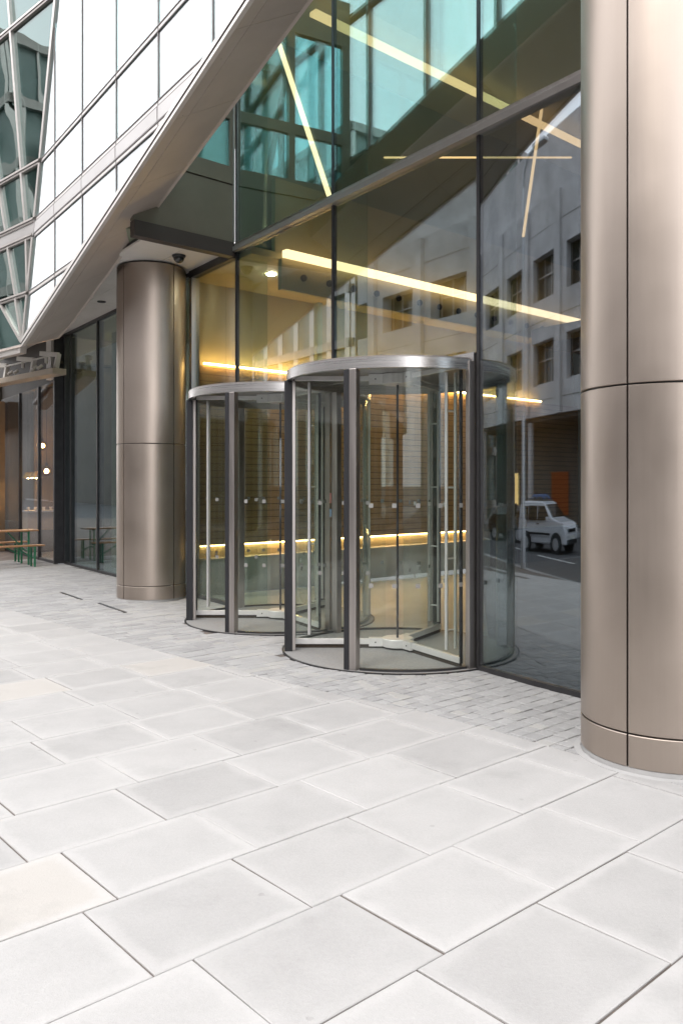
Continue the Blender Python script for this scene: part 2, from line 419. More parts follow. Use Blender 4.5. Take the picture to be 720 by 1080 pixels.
b = MB()                                        # smooth cement made good round the near column
n = 40; b.lathe(W(2.48,-.76,0), [(CR+.004,-.02),(CR+.004,.004),(CR+.045,.002),(CR+.045,-.02)], 48)
structure(b.build('cement_collar', X['cement']), 'pale cement made good round the column base')
for p, lab in ((Vector((75,628.5,0)), 'dark slot drain in the setts farther from the doors'), (Vector((118,641,0)), 'dark slot drain in the setts nearer the farther door')):
    Y = 1.78*870/(p.y-511); c = Vector(((p.x-360)/870*Y, Y, .003))
    tag(MB().obox(c, E_, M_, (0,0,1), .55, .018, .004).build('slot_drain', X['dark'], loc=c), lab, 'drain')
# kerb, road and the far side of the street
b = MB(); ks = [(14,kerb_v(14)), (-5.5,-8.5)]+[(-5.5-x, kerb_v(-5.5-x)) for x in (3,8,15,30,60)]
for (a0,v0),(a1,v1) in zip(ks, ks[1:]):
    b.prism([W(a0,v0,-.40), W(a1,v1,-.40), W(a1,v1+.15,-.40), W(a0,v0+.15,-.40)], (0,0,.122))
structure(b.build('kerb', X['kerb']), 'granite kerb')
b = MB().poly([W(60,-8.0,-.40), W(60,-19.6,-.40), W(-120,-26,-.40), W(-120,-8.0,-.40)]) 
structure(b.build('road', X['asphalt']), 'asphalt road')
b = MB().prism([W(60,-19.2,-.5), W(-120,-27,-.5), W(-120,-40,-.5), W(60,-40,-.5)], (0,0,.25))
structure(b.build('far_pavement', X['kerb']), 'pavement across the street')
b = MB().poly([(-900,-900,-.62), (900,-900,-.62), (900,900,-.62), (-900,900,-.62)])
structure(b.build('ground', X['asphalt']), 'ground')
b = MB()
for (p, q) in (((-12.33,-13.29),(-9.13,-12.69)), ((-16.8,-14.6),(-14.0,-13.85)), ((-23,-18.2),(-19.3,-17.4)), ((-18,-16.9),(-16.2,-16.4)), ((-6.2,-12.3),(-3.2,-12.0)), ((-12,-17.6),(-9.5,-17.3)), ((-22,-15.9),(-19.8,-15.3))):
    P, Q = W(*p,-.396), W(*q,-.396); d = (Q-P).normalized(); n_ = Vector((-d.y, d.x, 0))*.075
    b.poly([P-n_, Q-n_, Q+n_, P+n_])
structure(b.build('road_marking', X['paint']), 'white lane markings')
b = MB()
structure(MB().box(-6.3,12,-.02,16,-.05,.0).build('lobby_floor', X['lobby_floor']), 'polished stone lobby floor')
structure(MB().prism([W(.08,.1,.001), W(12,.1,.001), W(12,11.1,.001), W(-7.4,11.1,.001), W(-7.05,7.0,.001)], (0,0,.006)).build('lobby_dimmer', X['lobby_dimmer']), 'dark floor sheet added to dim the view through the curved pane')  # added dark sheet, edge cut along the sight line to dim the floor

# ------------------------------------------------------------------ round bronze columns
def column(a, v, top, label):
    c = W(a, v, 0)
    t = thing('round_column', label, 'column', c, 'bronze clad round columns')
    seam = [R_(x) for x in ((-170, -80, 10, 100) if a > 0 else (-73.4, 16.6, 106.6, 196.6))]
    for (z0, z1, nm) in ((.035, .235, 'base_drum'), (.245, 2.395, 'drum'), (2.407, top, 'drum')):
        b = MB()
        for i in range(4):
            t0 = seam[i]+.012; t1 = (seam[(i+1) % 4] if i < 3 else seam[0]+2*math.pi)-.012
            b.lathe(c, [(CR-.03,z0), (CR-.004,z0), (CR,z0+.004), (CR,z1-.004), (CR-.004,z1), (CR-.03,z1)], 28, t0, t1)
        b.build(nm, X['bronze'], t, smooth=True)
    MB().lathe(c, [(0.01,0),(CR-.025,0),(CR-.025,top),(.01,top)], 48).build('core', X['dark'], t, smooth=True)
    MB().lathe(c, [(CR-.08,-.01),(CR-.006,-.01),(CR-.006,.033),(CR-.08,.033)], 64).build('plinth', X['cement'], t, smooth=True)
    return t
column(2.48, -.76, 9.0, 'tall bronze clad round column nearest the camera, cut off by the right edge of the view')
column(-6.58, -.61, 5.14, 'bronze clad round column under the white soffit, beside the farther revolving door')

# ------------------------------------------------------------------ recessed glass facade
fac = thing('glass_facade', 'recessed green tinted glass wall with dark mullions behind the revolving doors', 'glass wall', W(0,0,0))
def pane(a0, a1, z0, z1, m, name='pane', v=0.0):
    return MB().box(a0+.018, a1-.018, v-.012, v+.012, z0, z1).build(name, m, fac)
TZ0, TZ1 = 5.14, 5.26
for a0, a1 in ((-13.0,-10.82), (-10.82,-9.54), (-9.54,-7.95), (-7.95,-6.36)):
    pane(a0, a1, .05, 5.12, X['glazing'])
pane(-6.36, -4.90, .05, TZ0, X['glazing'])
pane(-4.90, -2.45, 3.06, TZ0, X['glazing']); pane(-2.45, 0, 3.06, TZ0, X['glazing'])
RB = 15.0; cc_ = (1.225, math.sqrt(RB*RB-1.225**2))
def arc(a, off=0.0):
    th = math.asin((a-cc_[0])/RB); return (cc_[0]+(RB-off)*math.sin(th), cc_[1]-(RB-off)*math.cos(th))
b = MB(); N = 24
pts = [arc(.03+2.39*i/N, -.012) for i in range(N+1)]+[arc(.03+2.39*i/N, .012) for i in range(N, -1, -1)]
nb = len(b.v)
for i in range(N):
    p = [arc(.03+2.39*k/N, o) for k, o in ((i,-.012),(i+1,-.012),(i+1,.012),(i,.012))]
    for fidx in ((0,1),(2,3)):
        q0, q1 = p[fidx[0]], p[fidx[1]]; b.poly([W(*q0,.05), W(*q1,.05), W(*q1,TZ0), W(*q0,TZ0)])
b.build('curved_pane', X['glazing_dark'], fac, smooth=True)
pane(2.45, 4.9, .05, TZ0, X['glazing']); pane(4.9, 7.3, .05, TZ0, X['glazing'])
for a0 in (-4.90, -2.45, 0, 2.45, 4.9): pane(a0, a0+2.45, TZ1, 11.5, X['glazing_up'])
for a0, a1 in ((-13,-10.82),(-10.82,-9.54),(-9.54,-7.95),(-7.95,-6.36),(-6.36,-4.9),(2.45,4.9),(4.9,7.3)):
    MB().box(a0+.03, a1-.03, -.03, .03, .0, .05).build('base_rail', X['dark'], fac)
b = MB()
for i in range(N):
    q = [arc(.03+2.39*k/N, o) for k, o in ((i,-.03),(i+1,-.03),(i+1,.03),(i,.03))]
    b.prism([W(*x, .0) for x in q], (0,0,.045))
b.build('base_rail', X['dark'], fac)
# main transom: bronze grey box with a recessed shadow line
MB().box(-4.93, 7.3, -.075, .06, TZ0, TZ1-.05).build('transom', X['framegrey'], fac, bevel=.004)
MB().box(-4.93, 7.3, -.045, .06, TZ1-.05, TZ1).build('transom_cap', X['steelpost'], fac)
MB().box(-6.4, -4.93, -.06, .06, 5.06, 5.215).build('transom', X['dark'], fac)
MB().box(-13.0, -6.4, -.04, .04, 5.10, 5.16).build('transom', X['dark'], fac)
for a0 in (-13.0, -12.55, -10.82, -9.54, -7.95):
    MB().box(a0-.03, a0+.03, -.035, .10, .0, 5.10).build('mullion', X['dark'], fac)
MB().box(-6.40, -6.32, -.05, .09, 0, 5.06).build('mullion', X['steelpost'], fac)
for a0 in (-4.90, -2.45, 0, 2.45, 4.9):
    lo = 3.06 if a0 in (-2.45,) else .0
    MB().box(a0-.02, a0+.02, -.02, .03, lo, TZ0).build('mullion', X['dark'], fac)
    MB().box(a0-.02, a0+.02, -.02, .03, TZ1, 11.5).build('mullion', X['dark'], fac)
    MB().prism([W(a0-.014,.032,lo), W(a0+.014,.032,lo), W(a0+.014,.50,lo), W(a0-.014,.50,lo)], (0,0,11.0-lo)).build('glass_fin', X['fin'], fac)
MB().box(-4.87, -.03, -.05, .07, 2.97, 3.055).build('door_header', X['steel'], fac, bevel=.003)
for a0, nm in ((-.085,'door_jamb'), (-4.87,'door_jamb')):
    MB().box(a0, a0+.055, -.10, .08, 0, 2.97).build(nm, X['steelpost'], fac, bevel=.004)

# ------------------------------------------------------------------ revolving doors
def revolving_door(a, v, label):
    c = W(a, v, 0); t = thing('revolving_door', label, 'revolving door', c, 'revolving doors in the glass wall')
    zt0, zt1 = 2.885, 2.985
    MB().lathe(c, [(DR-.05,zt0),(DR,zt0),(DR,zt1),(DR-.05,zt1)], 96).build('ring_fascia', X['steel'], t, smooth=True)
    MB().lathe(c, [(.01,zt1-.004),(DR-.03,zt1-.004),(DR-.03,zt1+.02),(.01,zt1+.02)], 72).build('canopy_disc', X['framegrey'], t)
    fl = MB().lathe(c, [(.01,-.03),(DR+.04,-.03),(DR+.04,.009),(.01,.009)], 72).build('threshold_disc', X['thresh'], t)
    MB().lathe(c, [(DR+.03,-.02),(DR+.05,-.02),(DR+.05,.011),(DR+.03,.011)], 72).build('threshold_ring', X['dark'], t)
    def ang(d): 
        th = R_(d); return E_*math.cos(th)+M_*math.sin(th), E_*-math.sin(th)+M_*math.cos(th)
    for d in (240, 300, 0, 60, 120, 180):
        r, tg = ang(d); big = d in (240, 300)
        p = MB().obox(c+r*(DR-.05 if not big else DR-.045)+Vector((0,0,zt0/2)), r, tg, (0,0,1), .05, .036, zt0/2).build('post', X['steelpost'], t, bevel=.004)
        if d in (240, 300, 60, 120):
            sgn = 1 if d in (240, 60) else -1          # rubber block on the opening side of the jamb
            q = c+r*(DR-.035)+tg*sgn*.0645+Vector((0,0,zt0/2))
            if d == 240: q = c+r*(DR-.018)+tg*.0645+Vector((0,0,zt0/2))
            MB().obox(q, r, tg, (0,0,1), .042, .028, zt0/2-.004).build('rubber_seal', X['rubber'], p, bevel=.006)
    for (d0, d1) in ((-57, -2.5), (2.5, 57), (122.5, 177.5), (182.5, 237.5)):
        g = MB().lathe(c, [(DR-.045,.03),(DR-.033,.03),(DR-.033,zt0),(DR-.045,zt0)], 30, R_(d0), R_(d1)).build('curved_glass', X['clear'], t, smooth=True)
        MB().lathe(c, [(DR-.06,.004),(DR-.02,.004),(DR-.02,.03),(DR-.06,.03)], 30, R_(d0), R_(d1)).build('glass_shoe', X['dark'], g)
        b = MB()
        for z in (.82, 1.58):
            for k in range(5):
                dd = d0+(d1-d0)*(k+.5)/5; r, tg = ang(dd); b.obox(c+r*(DR-.031)+Vector((0,0,z)), r, tg, (0,0,1), .0012, .021, .021)
        b.build('safety_marker', X['frost'], g)
    for d in (234, 354, 114):
        r, tg = ang(d); z0, z1 = .05, 2.955; r0, r1 = .13, DR-.085
        def bx(ra, rb, th, za, zb, off=0): return MB().obox(c+r*(ra+rb)/2+tg*off+Vector((0,0,(za+zb)/2)), r, tg, (0,0,1), (rb-ra)/2, th/2, (zb-za)/2)
        w = bx(r0, r1, .014, z0+.062, z1-.052).build('wing', X['clear'], t)
        bx(r0, r1, .05, z0, z0+.06).build('bottom_rail', X['rail'], w, bevel=.004)
        bx(r0, r1, .05, z1-.05, z1).build('top_rail', X['rail'], w, bevel=.004)
        bx(r1-.012, r1+.012, .026, z0, z1).build('edge_strip', X['dark'], w)
        bx(r0, r1, .02, .008, z0-.002).build('floor_brush', X['mat_dark'], w)
        b = MB()
        for o in (-.055, .055): b.tube([c+r*(r1-.16)+tg*o+Vector((0,0,.16)), c+r*(r1-.16)+tg*o+Vector((0,0,2.88))], .017, 12)
        for z in (.35, 1.05, 1.75, 2.5): b.tube([c+r*(r1-.16)-tg*.055+Vector((0,0,z)), c+r*(r1-.16)+tg*.055+Vector((0,0,z))], .009, 8)
        b.build('pull_bar', X['bar'], w, smooth=True)
        b = MB()
        for z in (.82, 1.58):
            for k in range(3): b.obox(c+r*(.32+.26*k)+tg*.0085+Vector((0,0,z)), r, tg, (0,0,1), .021, .001, .021)
        b.build('safety_marker', X['frost'], w)
    for z0, z1, nm in ((.03, .12, 'floor_hub'), (2.865, 2.975, 'top_hub')):
        b = MB().lathe(c, [(.01,z0),(.165,z0),(.17,z0+.006),(.17,z1-.006),(.165,z1),(.01,z1)], 40)
        for d in (234, 354, 114):
            r, tg = ang(d); b.obox(c+r*.21+Vector((0,0,(z0+z1)/2)), r, tg, (0,0,1), .10, .045, (z1-z0)/2*.96)
        h_ = b.build(nm, X['rail'], t, smooth=True)
        b = MB()
        for d in (234, 354, 114):
            r, tg = ang(d)
            for s_ in (-.046,.046): b.tube([c+r*.24+tg*s_*.97+Vector((0,0,(z0+z1)/2)), c+r*.24+tg*s_*1.06+Vector((0,0,(z0+z1)/2))], .008, 8)
        b.build('screw', X['dark'], h_)
    MB().tube([c+Vector((0,0,.12)), c+Vector((0,0,2.86))], .013, 10).build('spindle', X['dark'], t, smooth=True)
    return t
near = revolving_door(-1.24, 0, 'nearer revolving door, in front, its steel ring overlapping the other one')
far = copy_tree(near); far.location = W(-3.69, 0, 0)
far['label'] = 'farther revolving door, next to the bronze column under the soffit'
def notice(label, p, ax, w, h, m, loc=None):
    o = MB().obox(p, ax, Vector((0,0,1)).cross(ax), (0,0,1), w/2, .0015, h/2).build('notice', m, loc=p)
    return tag(o, label, 'notice')
th = R_(213); r = E_*math.cos(th)+M_*math.sin(th)
notice('small yellow notice stuck on the glass of the farther revolving door', W(-4.12,-.55,1.42), E_, .06, .2, X['yellow'])
notice('small pinkish red strip notice on the far jamb of the nearer revolving door', W(-2.40,-.08,1.62), E_, .035, .12, X['red'])
notice('small blue notice just below the red one on the nearer revolving door jamb', W(-2.40,-.08,1.44), E_, .035, .10, X['bluen'])

# ------------------------------------------------------------------ soffit, side wall, overhanging screen
ov = thing('overhanging_facade', 'white glazed upper facade with a slanting bronze edge overhanging the entrance', 'building', W(-6,-2,0))
# soffit panels
b = MB()
for i in range(8):
    a1 = -4.97-i*1.55; a0 = a1-1.54
    for s0, s1 in ((-1.33,-.665),(-.655,-.01)):
        b.prism([SK(a0,s0,5.17), SK(a1,s0,5.17), SK(a1,s1,5.17), SK(a0,s1,5.17)], (0,0,.03))
b.build('soffit_panel', X['soffit'], ov)
MB().prism([SK(-18,-1.3,5.21), SK(-4.97,-1.3,5.21), SK(-4.97,-.01,5.21), SK(-18,-.01,5.21)], (0,0,.05)).build('soffit_backing', X['dark'], ov)
# side wall coming out from the glass to the screen
SW0, SW1 = -1.93, -.045
sw = MB().skbox(-4.95, -1.62, SW1, .10, 5.29, 6.11).build('side_wall', X['spandrel'], ov)
MB().skbox(-4.90, -1.62, SW1, .15, 5.07, 5.275).build('side_fascia', X['lip'], ov)
MB().skbox(-4.935, SW0, SW1, .12, 6.125, 6.37).build('side_band', X['spandrel'], ov)
MB().skbox(-4.94, SW0, SW1, .10, 7.06, 7.22).build('side_band', X['spandrel'], ov)
MB().skbox(-4.94, SW0, SW1, .10, 8.6, 9.3).build('side_band', X['spandrel'], ov)
for s0, s1 in ((SW0,-1.78), (-.98,-.86), (-.10,SW1)):
    MB().skbox(-4.943, s0, s1, .035, 6.37, 7.06).build('side_mullion', X['spandrel'], ov)
    MB().skbox(-4.943, s0, s1, .035, 7.22, 8.6).build('side_mullion', X['spandrel'], ov)
for z0, z1 in ((6.375,7.055), (7.225,8.595)):
    for s0, s1 in ((-1.775,-.985), (-.855,-.105)):
        MB().skbox(-4.97, s0, s1, .02, z0, z1).build('side_window', X['sidewin'], ov)
MB().box(-4.90-.14, -4.905, -.05, -.03, 5.28, 11).build('corner_trim', X['framegrey'], ov)

# front screen at v = -2
def zedge(a): return 4.09+.2626*(a+8.54)
FV = -2.0
def afold(z): return -8.66+.384*(z-4.15)
ZT = [4.93, 5.80, 6.035, 6.87, 9.10, 9.95, 11.2]
AM = [-9.5, -6.887, -5.608, -4.292, -2.973, -1.628, -.30, 1.03, 2.36, 3.7]
def cellpoly(a0, a1, z0, z1, low=.124):
    p = [(a0,z0),(a1,z0),(a1,z1),(a0,z1)]
    p = clip(p, lambda t: t[1]-zedge(t[0])-low)
    if len(p) > 2: p = clip(p, lambda t: t[0]-afold(t[1])-.035)
    return p
rows_ = [(3.5,4.93),(4.93,5.80),(5.80,6.035),(6.035,6.87),(6.87,9.10),(9.10,9.95),(9.95,11.2)]
for ri, (z0, z1) in enumerate(rows_):
    for a0, a1 in zip(AM, AM[1:]):
        p = cellpoly(a0+.014, a1-.014, z0+(.034 if ri else 0), z1-.046)
        if len(p) < 3: continue
        isband = ri == 2
        v_ = FV-.012 if not isband else FV-.03
        MB().prism([W(a, v_, z) for a, z in p], M_*(.024 if not isband else .06)).build('spandrel_panel' if isband else 'pane', X['band'] if isband else X['screen'], ov)
for a0 in AM[1:]:
    lo = max(zedge(a0)+.13, 3.6)
    if a0 < -6.6: hi = 4.15+(a0+8.66-.05)/.384
    else: hi = 11.2
    MB().box(a0-.014, a0+.014, FV-.022, FV+.09, lo, hi).build('mullion', X['screenframe'], ov)
for zt in (4.93, 5.80, 6.035, 6.87, 9.10, 9.95):
    a0 = afold(zt)+.04; a1 = min(3.7, -8.54+(zt-.13-4.09)/.2626)
    if a1 > a0:
        MB().box(a0, a1, FV-.028, FV+.08, zt-.045, zt-.030).build('transom', X['screenframe'], ov)
        MB().box(a0, a1, FV-.020, FV+.07, zt-.027, zt+.015).build('transom', X['trim'], ov)
        MB().box(a0, a1, FV-.028, FV+.08, zt+.018, zt+.032).build('transom', X['screenframe'], ov)
# sloping bronze beam along the lower edge: bright lip, then two strips of panels underneath
def be(a, k): # cross-section corner k along the slope
    z = zedge(a); return {0: W(a,FV-.07,z), 1: W(a,FV-.07,z+.13), 2: W(a,-1.27,z+.46), 3: W(a,-1.27,z+.95), 4: W(a,FV+.10,z+.13), 5: W(a,-1.80,z+.115)}[k]
A0, A1 = -8.60, 3.9
def quadstrip(mb, a0, a1, P, Q, th):
    p = [P(a0), P(a1), Q(a1), Q(a0)]; n_ = (Vector(p[1])-Vector(p[0])).cross(Vector(p[3])-Vector(p[0])).normalized()
    if n_.z < 0: n_ = -n_
    mb.prism(p, n_*th)
lerp = lambda p, q, t: p+(q-p)*t
under = lambda t: (lambda a: lerp(be(a,0)+Vector((0,0,.004)), be(a,2), t))
b = MB(); b2 = MB(); step = 1.36
edges = [A0]+[-8.0+i*step for i in range(9) if -8.0+i*step < A1]+[A1]
for x0, x1 in zip(edges, edges[1:]):
    quadstrip(b, x0+.004, x1-.004, under(.055), under(.285), .03)
    quadstrip(b, x0+.004, x1-.004, under(.297), under(1.0), .03)
PC = W(-9.38,-1.25,4.42); b.prism([be(A0,0)+Vector((0,0,.004)), under(1.0)(A0-.004), PC], (0,0,.03))
b.build('beam_soffit', X['beam'], ov)
b = MB(); quadstrip(b, A0, A1, lambda a: under(.0)(a)+Vector((0,0,.035)), lambda a: under(.99)(a)+Vector((0,0,.035)), .02); b.build('beam_backing', X['lip'], ov)
b = MB().prism([be(A0,0), be(A1,0), be(A1,1), be(A0,1)], M_*.045); b.build('edge_trim', X['trim'], ov)
b = MB().prism([be(A0,2), be(A1,2), be(A1,3), be(A0,3)], M_*.04); b.build('beam_inner_face', X['beam'], ov)
# lining behind the screen: sill wall seen in the reflections
b = MB(); pl = [(A0,zedge(A0)+.5), (0.6, zedge(.6)+.5), (.6,6.98), (A0,6.5)]
# dim rooms behind the screen on the left
MB().prism([W(-22,-.10,5.25), W(-4.975,-.10,5.25), W(-4.975,-.06,5.25), W(-22,-.06,5.25)], (0,0,6.5)).build('room_wall', X['olive_room'], ov)
for zf in (5.30, 6.02, 8.0): 
    pass
MB().prism([W(-8.2,-1.9,5.27), W(-5.15,-1.9,5.27), W(-5.15,-.31,5.27), W(-8.2,-.31,5.27)], (0,0,.05)).build('room_floor', X['olive_room'], ov)
MB().prism([W(-22,-3.2,11.2), W(4,-2.06,11.2), W(4,-1.9,11.2), W(-22,-.3,11.2)], (0,0,.3)).build('parapet', X['trim'], ov)

# left facet, folded back along a leaning edge
FD = Vector((-.98, -.196)); FDn = FD.normalized()
def fp(s, z, off=0.0):
    n = Vector((.196, -.98)).normalized()
    return W(afold(z)+FDn.x*s+n.x*off, FV+FDn.y*s+n.y*off, z)
def fbar(s0, z0, s1, z1, w, nm, m, d=.05, off=.0):
    dz, ds = z1-z0, (s1+(-.384)*0)-s0
    L = math.hypot(ds-(.384*dz), dz)
    b = MB(); px, pz_ = -(dz)/math.hypot(ds, dz)*w/2, (ds)/math.hypot(ds, dz)*w/2
    n = (E_*.196 - M_*.98).normalized()
    base = [fp(s0-px, z0-pz_), fp(s1-px, z1-pz_), fp(s1+px, z1+pz_), fp(s0+px, z0+pz_)]
    base = [p+n*(d+off) for p in base]
    b.prism(base, n*-(d+.05)); return b.build(nm, m, ov)
l1 = lambda z: max(0.0, .30+(z-6.0)*.385)        # first leaning member
l2 = lambda z: max(0.0, (z-4.15)*.54)            # second leaning member
l3 = lambda z: 2.9+(z-4.15)*.40
zs = [4.12, 4.93, 5.80, 6.035, 6.87, 9.12, 11.2]
for i in range(6):
    z0, z1 = zs[i], zs[i+1]
    cols = [lambda z: 0.0, l1, l2, l3, lambda z: 6.0]
    for c0, c1 in zip(cols, cols[1:]):
        q = [(c0(z0),z0), (c1(z0),z0), (c1(z1),z1), (c0(z1),z1)]
        if c1 is l1: q = [(c0(z0),z0+0), (max(c1(z0),0),z0), (c1(z1),z1), (c0(z1),z1)]
        if abs(q[1][0]-q[0][0])+abs(q[2][0]-q[3][0]) < .12: continue
        n = (E_*.196 - M_*.98).normalized()
        if i == 2: MB().prism([fp(s_, z_)+n*.03 for s_, z_ in q], n*-.05).build('spandrel_panel', X['band'], ov)
        else:
            cx = sum(x[0] for x in q)/4; cz = sum(x[1] for x in q)/4
            q = [(s_+(cx-s_)*.02, z_+(cz-z_)*.02) for s_, z_ in q]
            MB().prism([fp(s_, z_) for s_, z_ in q], n*-.02).build('pane', X['facet'], ov)
for i in range(6):
    z0, z1 = zs[i], zs[i+1]
    if i == 2: continue
    fbar(0.0, z0+.03, 0.0, z1-.03, .06, 'fold_mullion', X['trim'])
    for l in (l1, l2, l3):
        if l(z1) > .05: fbar(l(z0), z0+.02, l(z1), z1-.02, .055, 'leaning_mullion', X['trim'])
for zt in zs[1:-1]:
    fbar(0.03, zt-.022, 6.0, zt-.022, .03, 'transom', X['framegrey'], .045); fbar(0.03, zt+.02, 6.0, zt+.02, .03, 'transom', X['trim'], .055)
fbar(1.05, 4.93, .08, 4.19, .05, 'brace', X['trim'], .04)
fbar(0, 4.06, 6.0, 4.06, .14, 'edge_trim', X['trim'], .06)
n = (E_*.196 - M_*.98).normalized()
D3 = E_*FDn.x+M_*FDn.y
C0 = be(A0,0)+Vector((0,0,.004))
b = MB(); b.prism([C0+D3*.004, C0+D3*8, PC+D3*8, PC+D3*.006], (0,0,.03)); b.build('beam_soffit', X['beam'], ov)
b = MB(); b.prism([PC, PC+D3*8, PC+D3*8+Vector((0,0,.78)), PC+Vector((0,0,.78))], n*-.04); b.prism([be(A0,2), PC, PC+Vector((0,0,.78)), be(A0,2)+Vector((0,0,.78))], M_*.04); b.build('beam_inner_face', X['beam'], ov)
b = MB(); b.prism([fp(.5,5.3)-n*1.0, fp(6,5.3)-n*1.0, fp(6,11.0)-n*1.0, fp(-2.2,11.0)-n*1.0], n*-.05); b.build('room_wall', X['olive_room'], ov)
b = MB()
for zz in (6.0, 9.1): b.prism([fp(.1,zz)-n*.06, fp(6,zz)-n*.06, fp(6,zz)-n*.98, fp(.2,zz)-n*.98], (0,0,.12))
b.build('floor_slab', X['olive_room'], ov)
# dome camera and soffit downlight
c = W(-5.62, -.58, 5.165)
t = thing('dome_camera', 'small black dome security camera on the white soffit by the column', 'camera', c)
MB().lathe(c, [(.01,-.035),(.085,-.035),(.10,-.01),(.10,.0),(.01,.0)], 32).build('housing', X['dark'], t, smooth=True)
b = MB(); b.lathe(c, [(.078,-.036),(.076,-.06),(.062,-.085),(.04,-.105),(.012,-.113),(.001,-.113),(.001,-.036)], 28, closed=True); b.build('dome', X['carglass'], t, smooth=True)
c = W(-9.31, -.46, 5.168); tag(MB().lathe(c, [(.01,-.004),(.055,-.004),(.075,-.012),(.08,-.012),(.08,.0),(.01,.0)], 28).build('downlight', X['grille'], loc=c), 'small round unlit downlight in the white soffit', 'downlight')

# ------------------------------------------------------------------ lobby
structure(MB().skbox(-6.4, .10, 11.0, .12, .80, 3.70).build('lobby_timber_wall', X['timber']), 'timber lined lobby wall')
structure(MB().skbox(-6.28, .12, 7.4, .5, .0, .58).build('lobby_wall_bench', X['bench_stone']), 'pale stone bench along the lobby wall')
structure(MB().skbox(-6.28, 7.41, 11.0, .5, .0, .755).build('dimming_plinth', X['lobby_dimmer']), 'dark plinth added at the rear of the lobby wall to dim the view')  # added in place of the pale bench to keep the rear dark
structure(MB().skbox(-6.55, .10, 11.0, .1, 0, 5.1).build('lobby_wall', X['lobby_plaster']), 'lobby side wall')
structure(MB().prism([SK(-6.6,.07,5.075), SK(-4.6,.07,5.075), SK(-4.6,12,5.075), SK(-6.6,12,5.075)], (0,0,.1)).build('lobby_low_ceiling', X['lobby_ceiling']), 'low lobby ceiling')
structure(MB().skbox(-4.5, .55, 12, .10, 4.62, 5.07).build('lobby_bulkhead', X['lobby_plaster']), 'lobby bulkhead')
structure(MB().skbox(-4.70, .56, 12, .10, 5.18, 6.3).build('mezzanine_front', X['lobby_plaster']), 'mezzanine front')
structure(MB().skbox(-4.96, .06, 12, .06, 5.18, 8.5).build('mezzanine_wall', X['olive_room']), 'mezzanine wall')
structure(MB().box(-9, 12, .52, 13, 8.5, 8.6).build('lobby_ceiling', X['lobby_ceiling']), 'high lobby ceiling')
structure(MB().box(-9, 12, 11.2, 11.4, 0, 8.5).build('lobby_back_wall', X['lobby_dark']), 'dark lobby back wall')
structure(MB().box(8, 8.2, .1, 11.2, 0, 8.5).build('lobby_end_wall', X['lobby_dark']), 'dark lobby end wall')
b = MB()
for i in range(17):
    s_ = .95+i*.5; c = SK(-4.497, s_, 4.84); d = (SK(-3.5,0,0)-SK(-4.5,0,0)).normalized()
    b.tube([c, c+d*.03], .05, 14)
tag(b.build('air_nozzles', X['dark']), 'row of small round air nozzles along the lobby bulkhead', 'air vents')
def strip(label, p, q, w, h, m):
    p, q = Vector(p), Vector(q)
    return tag(MB().bar(p, q, w, h).build('strip_light', m, loc=p), label, 'strip light', 'warm strip lights in the lobby')
strip('long bright warm strip light running along the bulkhead above the doors', SK(-4.42,.55,5.12), SK(-4.42,9.4,5.12), .11, .10, X['strip'])
strip('warm cove light glowing along the top of the timber lobby wall', SK(-6.37,.2,3.73), SK(-6.37,9.4,3.73), .03, .03, X['cove'])
strip('warm low light line along the foot of the timber wall, seen through the doors', SK(-6.50,.2,.775), SK(-6.50,7.4,.775), .02, .02, X['strip_hid'])
strip('warm strip light high up in the hall, seen through the upper panes', SK(-3.75,.6,8.30), SK(-3.75,9,8.30), .13, .06, X['strip_dim'])
strip('slanting warm light line on the leaning strut behind the upper left pane', W(-5.02+.18,.62,8.45), W(-4.0,1.0,5.9), .07, .05, X['strip'])
strip('thin level warm light line crossing behind the upper panes', Vector((-1.45,14.0,7.33)), Vector((3.9,14.0,7.33)), .02, .025, X['strip_dim'])
strip('slanting warm light line seen through the pane beside the near column', W(-1.3,2.4,6.6), W(-2.35,3.2,5.3), .035, .03, X['strip_dim'])
for i, (a0, s_) in enumerate(((-1.5,5), (-.5,7.5), (-2.6,8.5), (.6,9.5), (-2.5,5.5))):
    c = SK(a0, s_, 4.4)
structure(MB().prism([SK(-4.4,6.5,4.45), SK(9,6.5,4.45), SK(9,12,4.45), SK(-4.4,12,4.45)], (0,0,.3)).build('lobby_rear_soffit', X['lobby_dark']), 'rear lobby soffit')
for i, (a0, s_) in enumerate(((-3.2,7.2), (-1.6,7.0), (.1,7.6), (-2.4,9.4), (-.4,9.8), (1.6,8.2))):
    c = SK(a0, s_, 4.445); tag(MB().lathe(c, [(.005,-.012),(.06,-.012),(.06,0),(.005,0)], 20).build('recessed_lamp', X['downlight'], loc=c), 'small round lit lamp in the rear lobby soffit', 'ceiling lamp', 'lit lamps in the rear lobby soffit')
for i in range(5):
    c = SK(-5.35, .9+1.75*i, 5.07); tag(MB().lathe(c, [(.005,-.012),(.065,-.012),(.065,0),(.005,0)], 20).build('recessed_lamp', X['downlight'], loc=c), 'small round lit lamp in the low ceiling by the timber wall', 'ceiling lamp', 'lit lamps in the low ceiling by the timber wall')
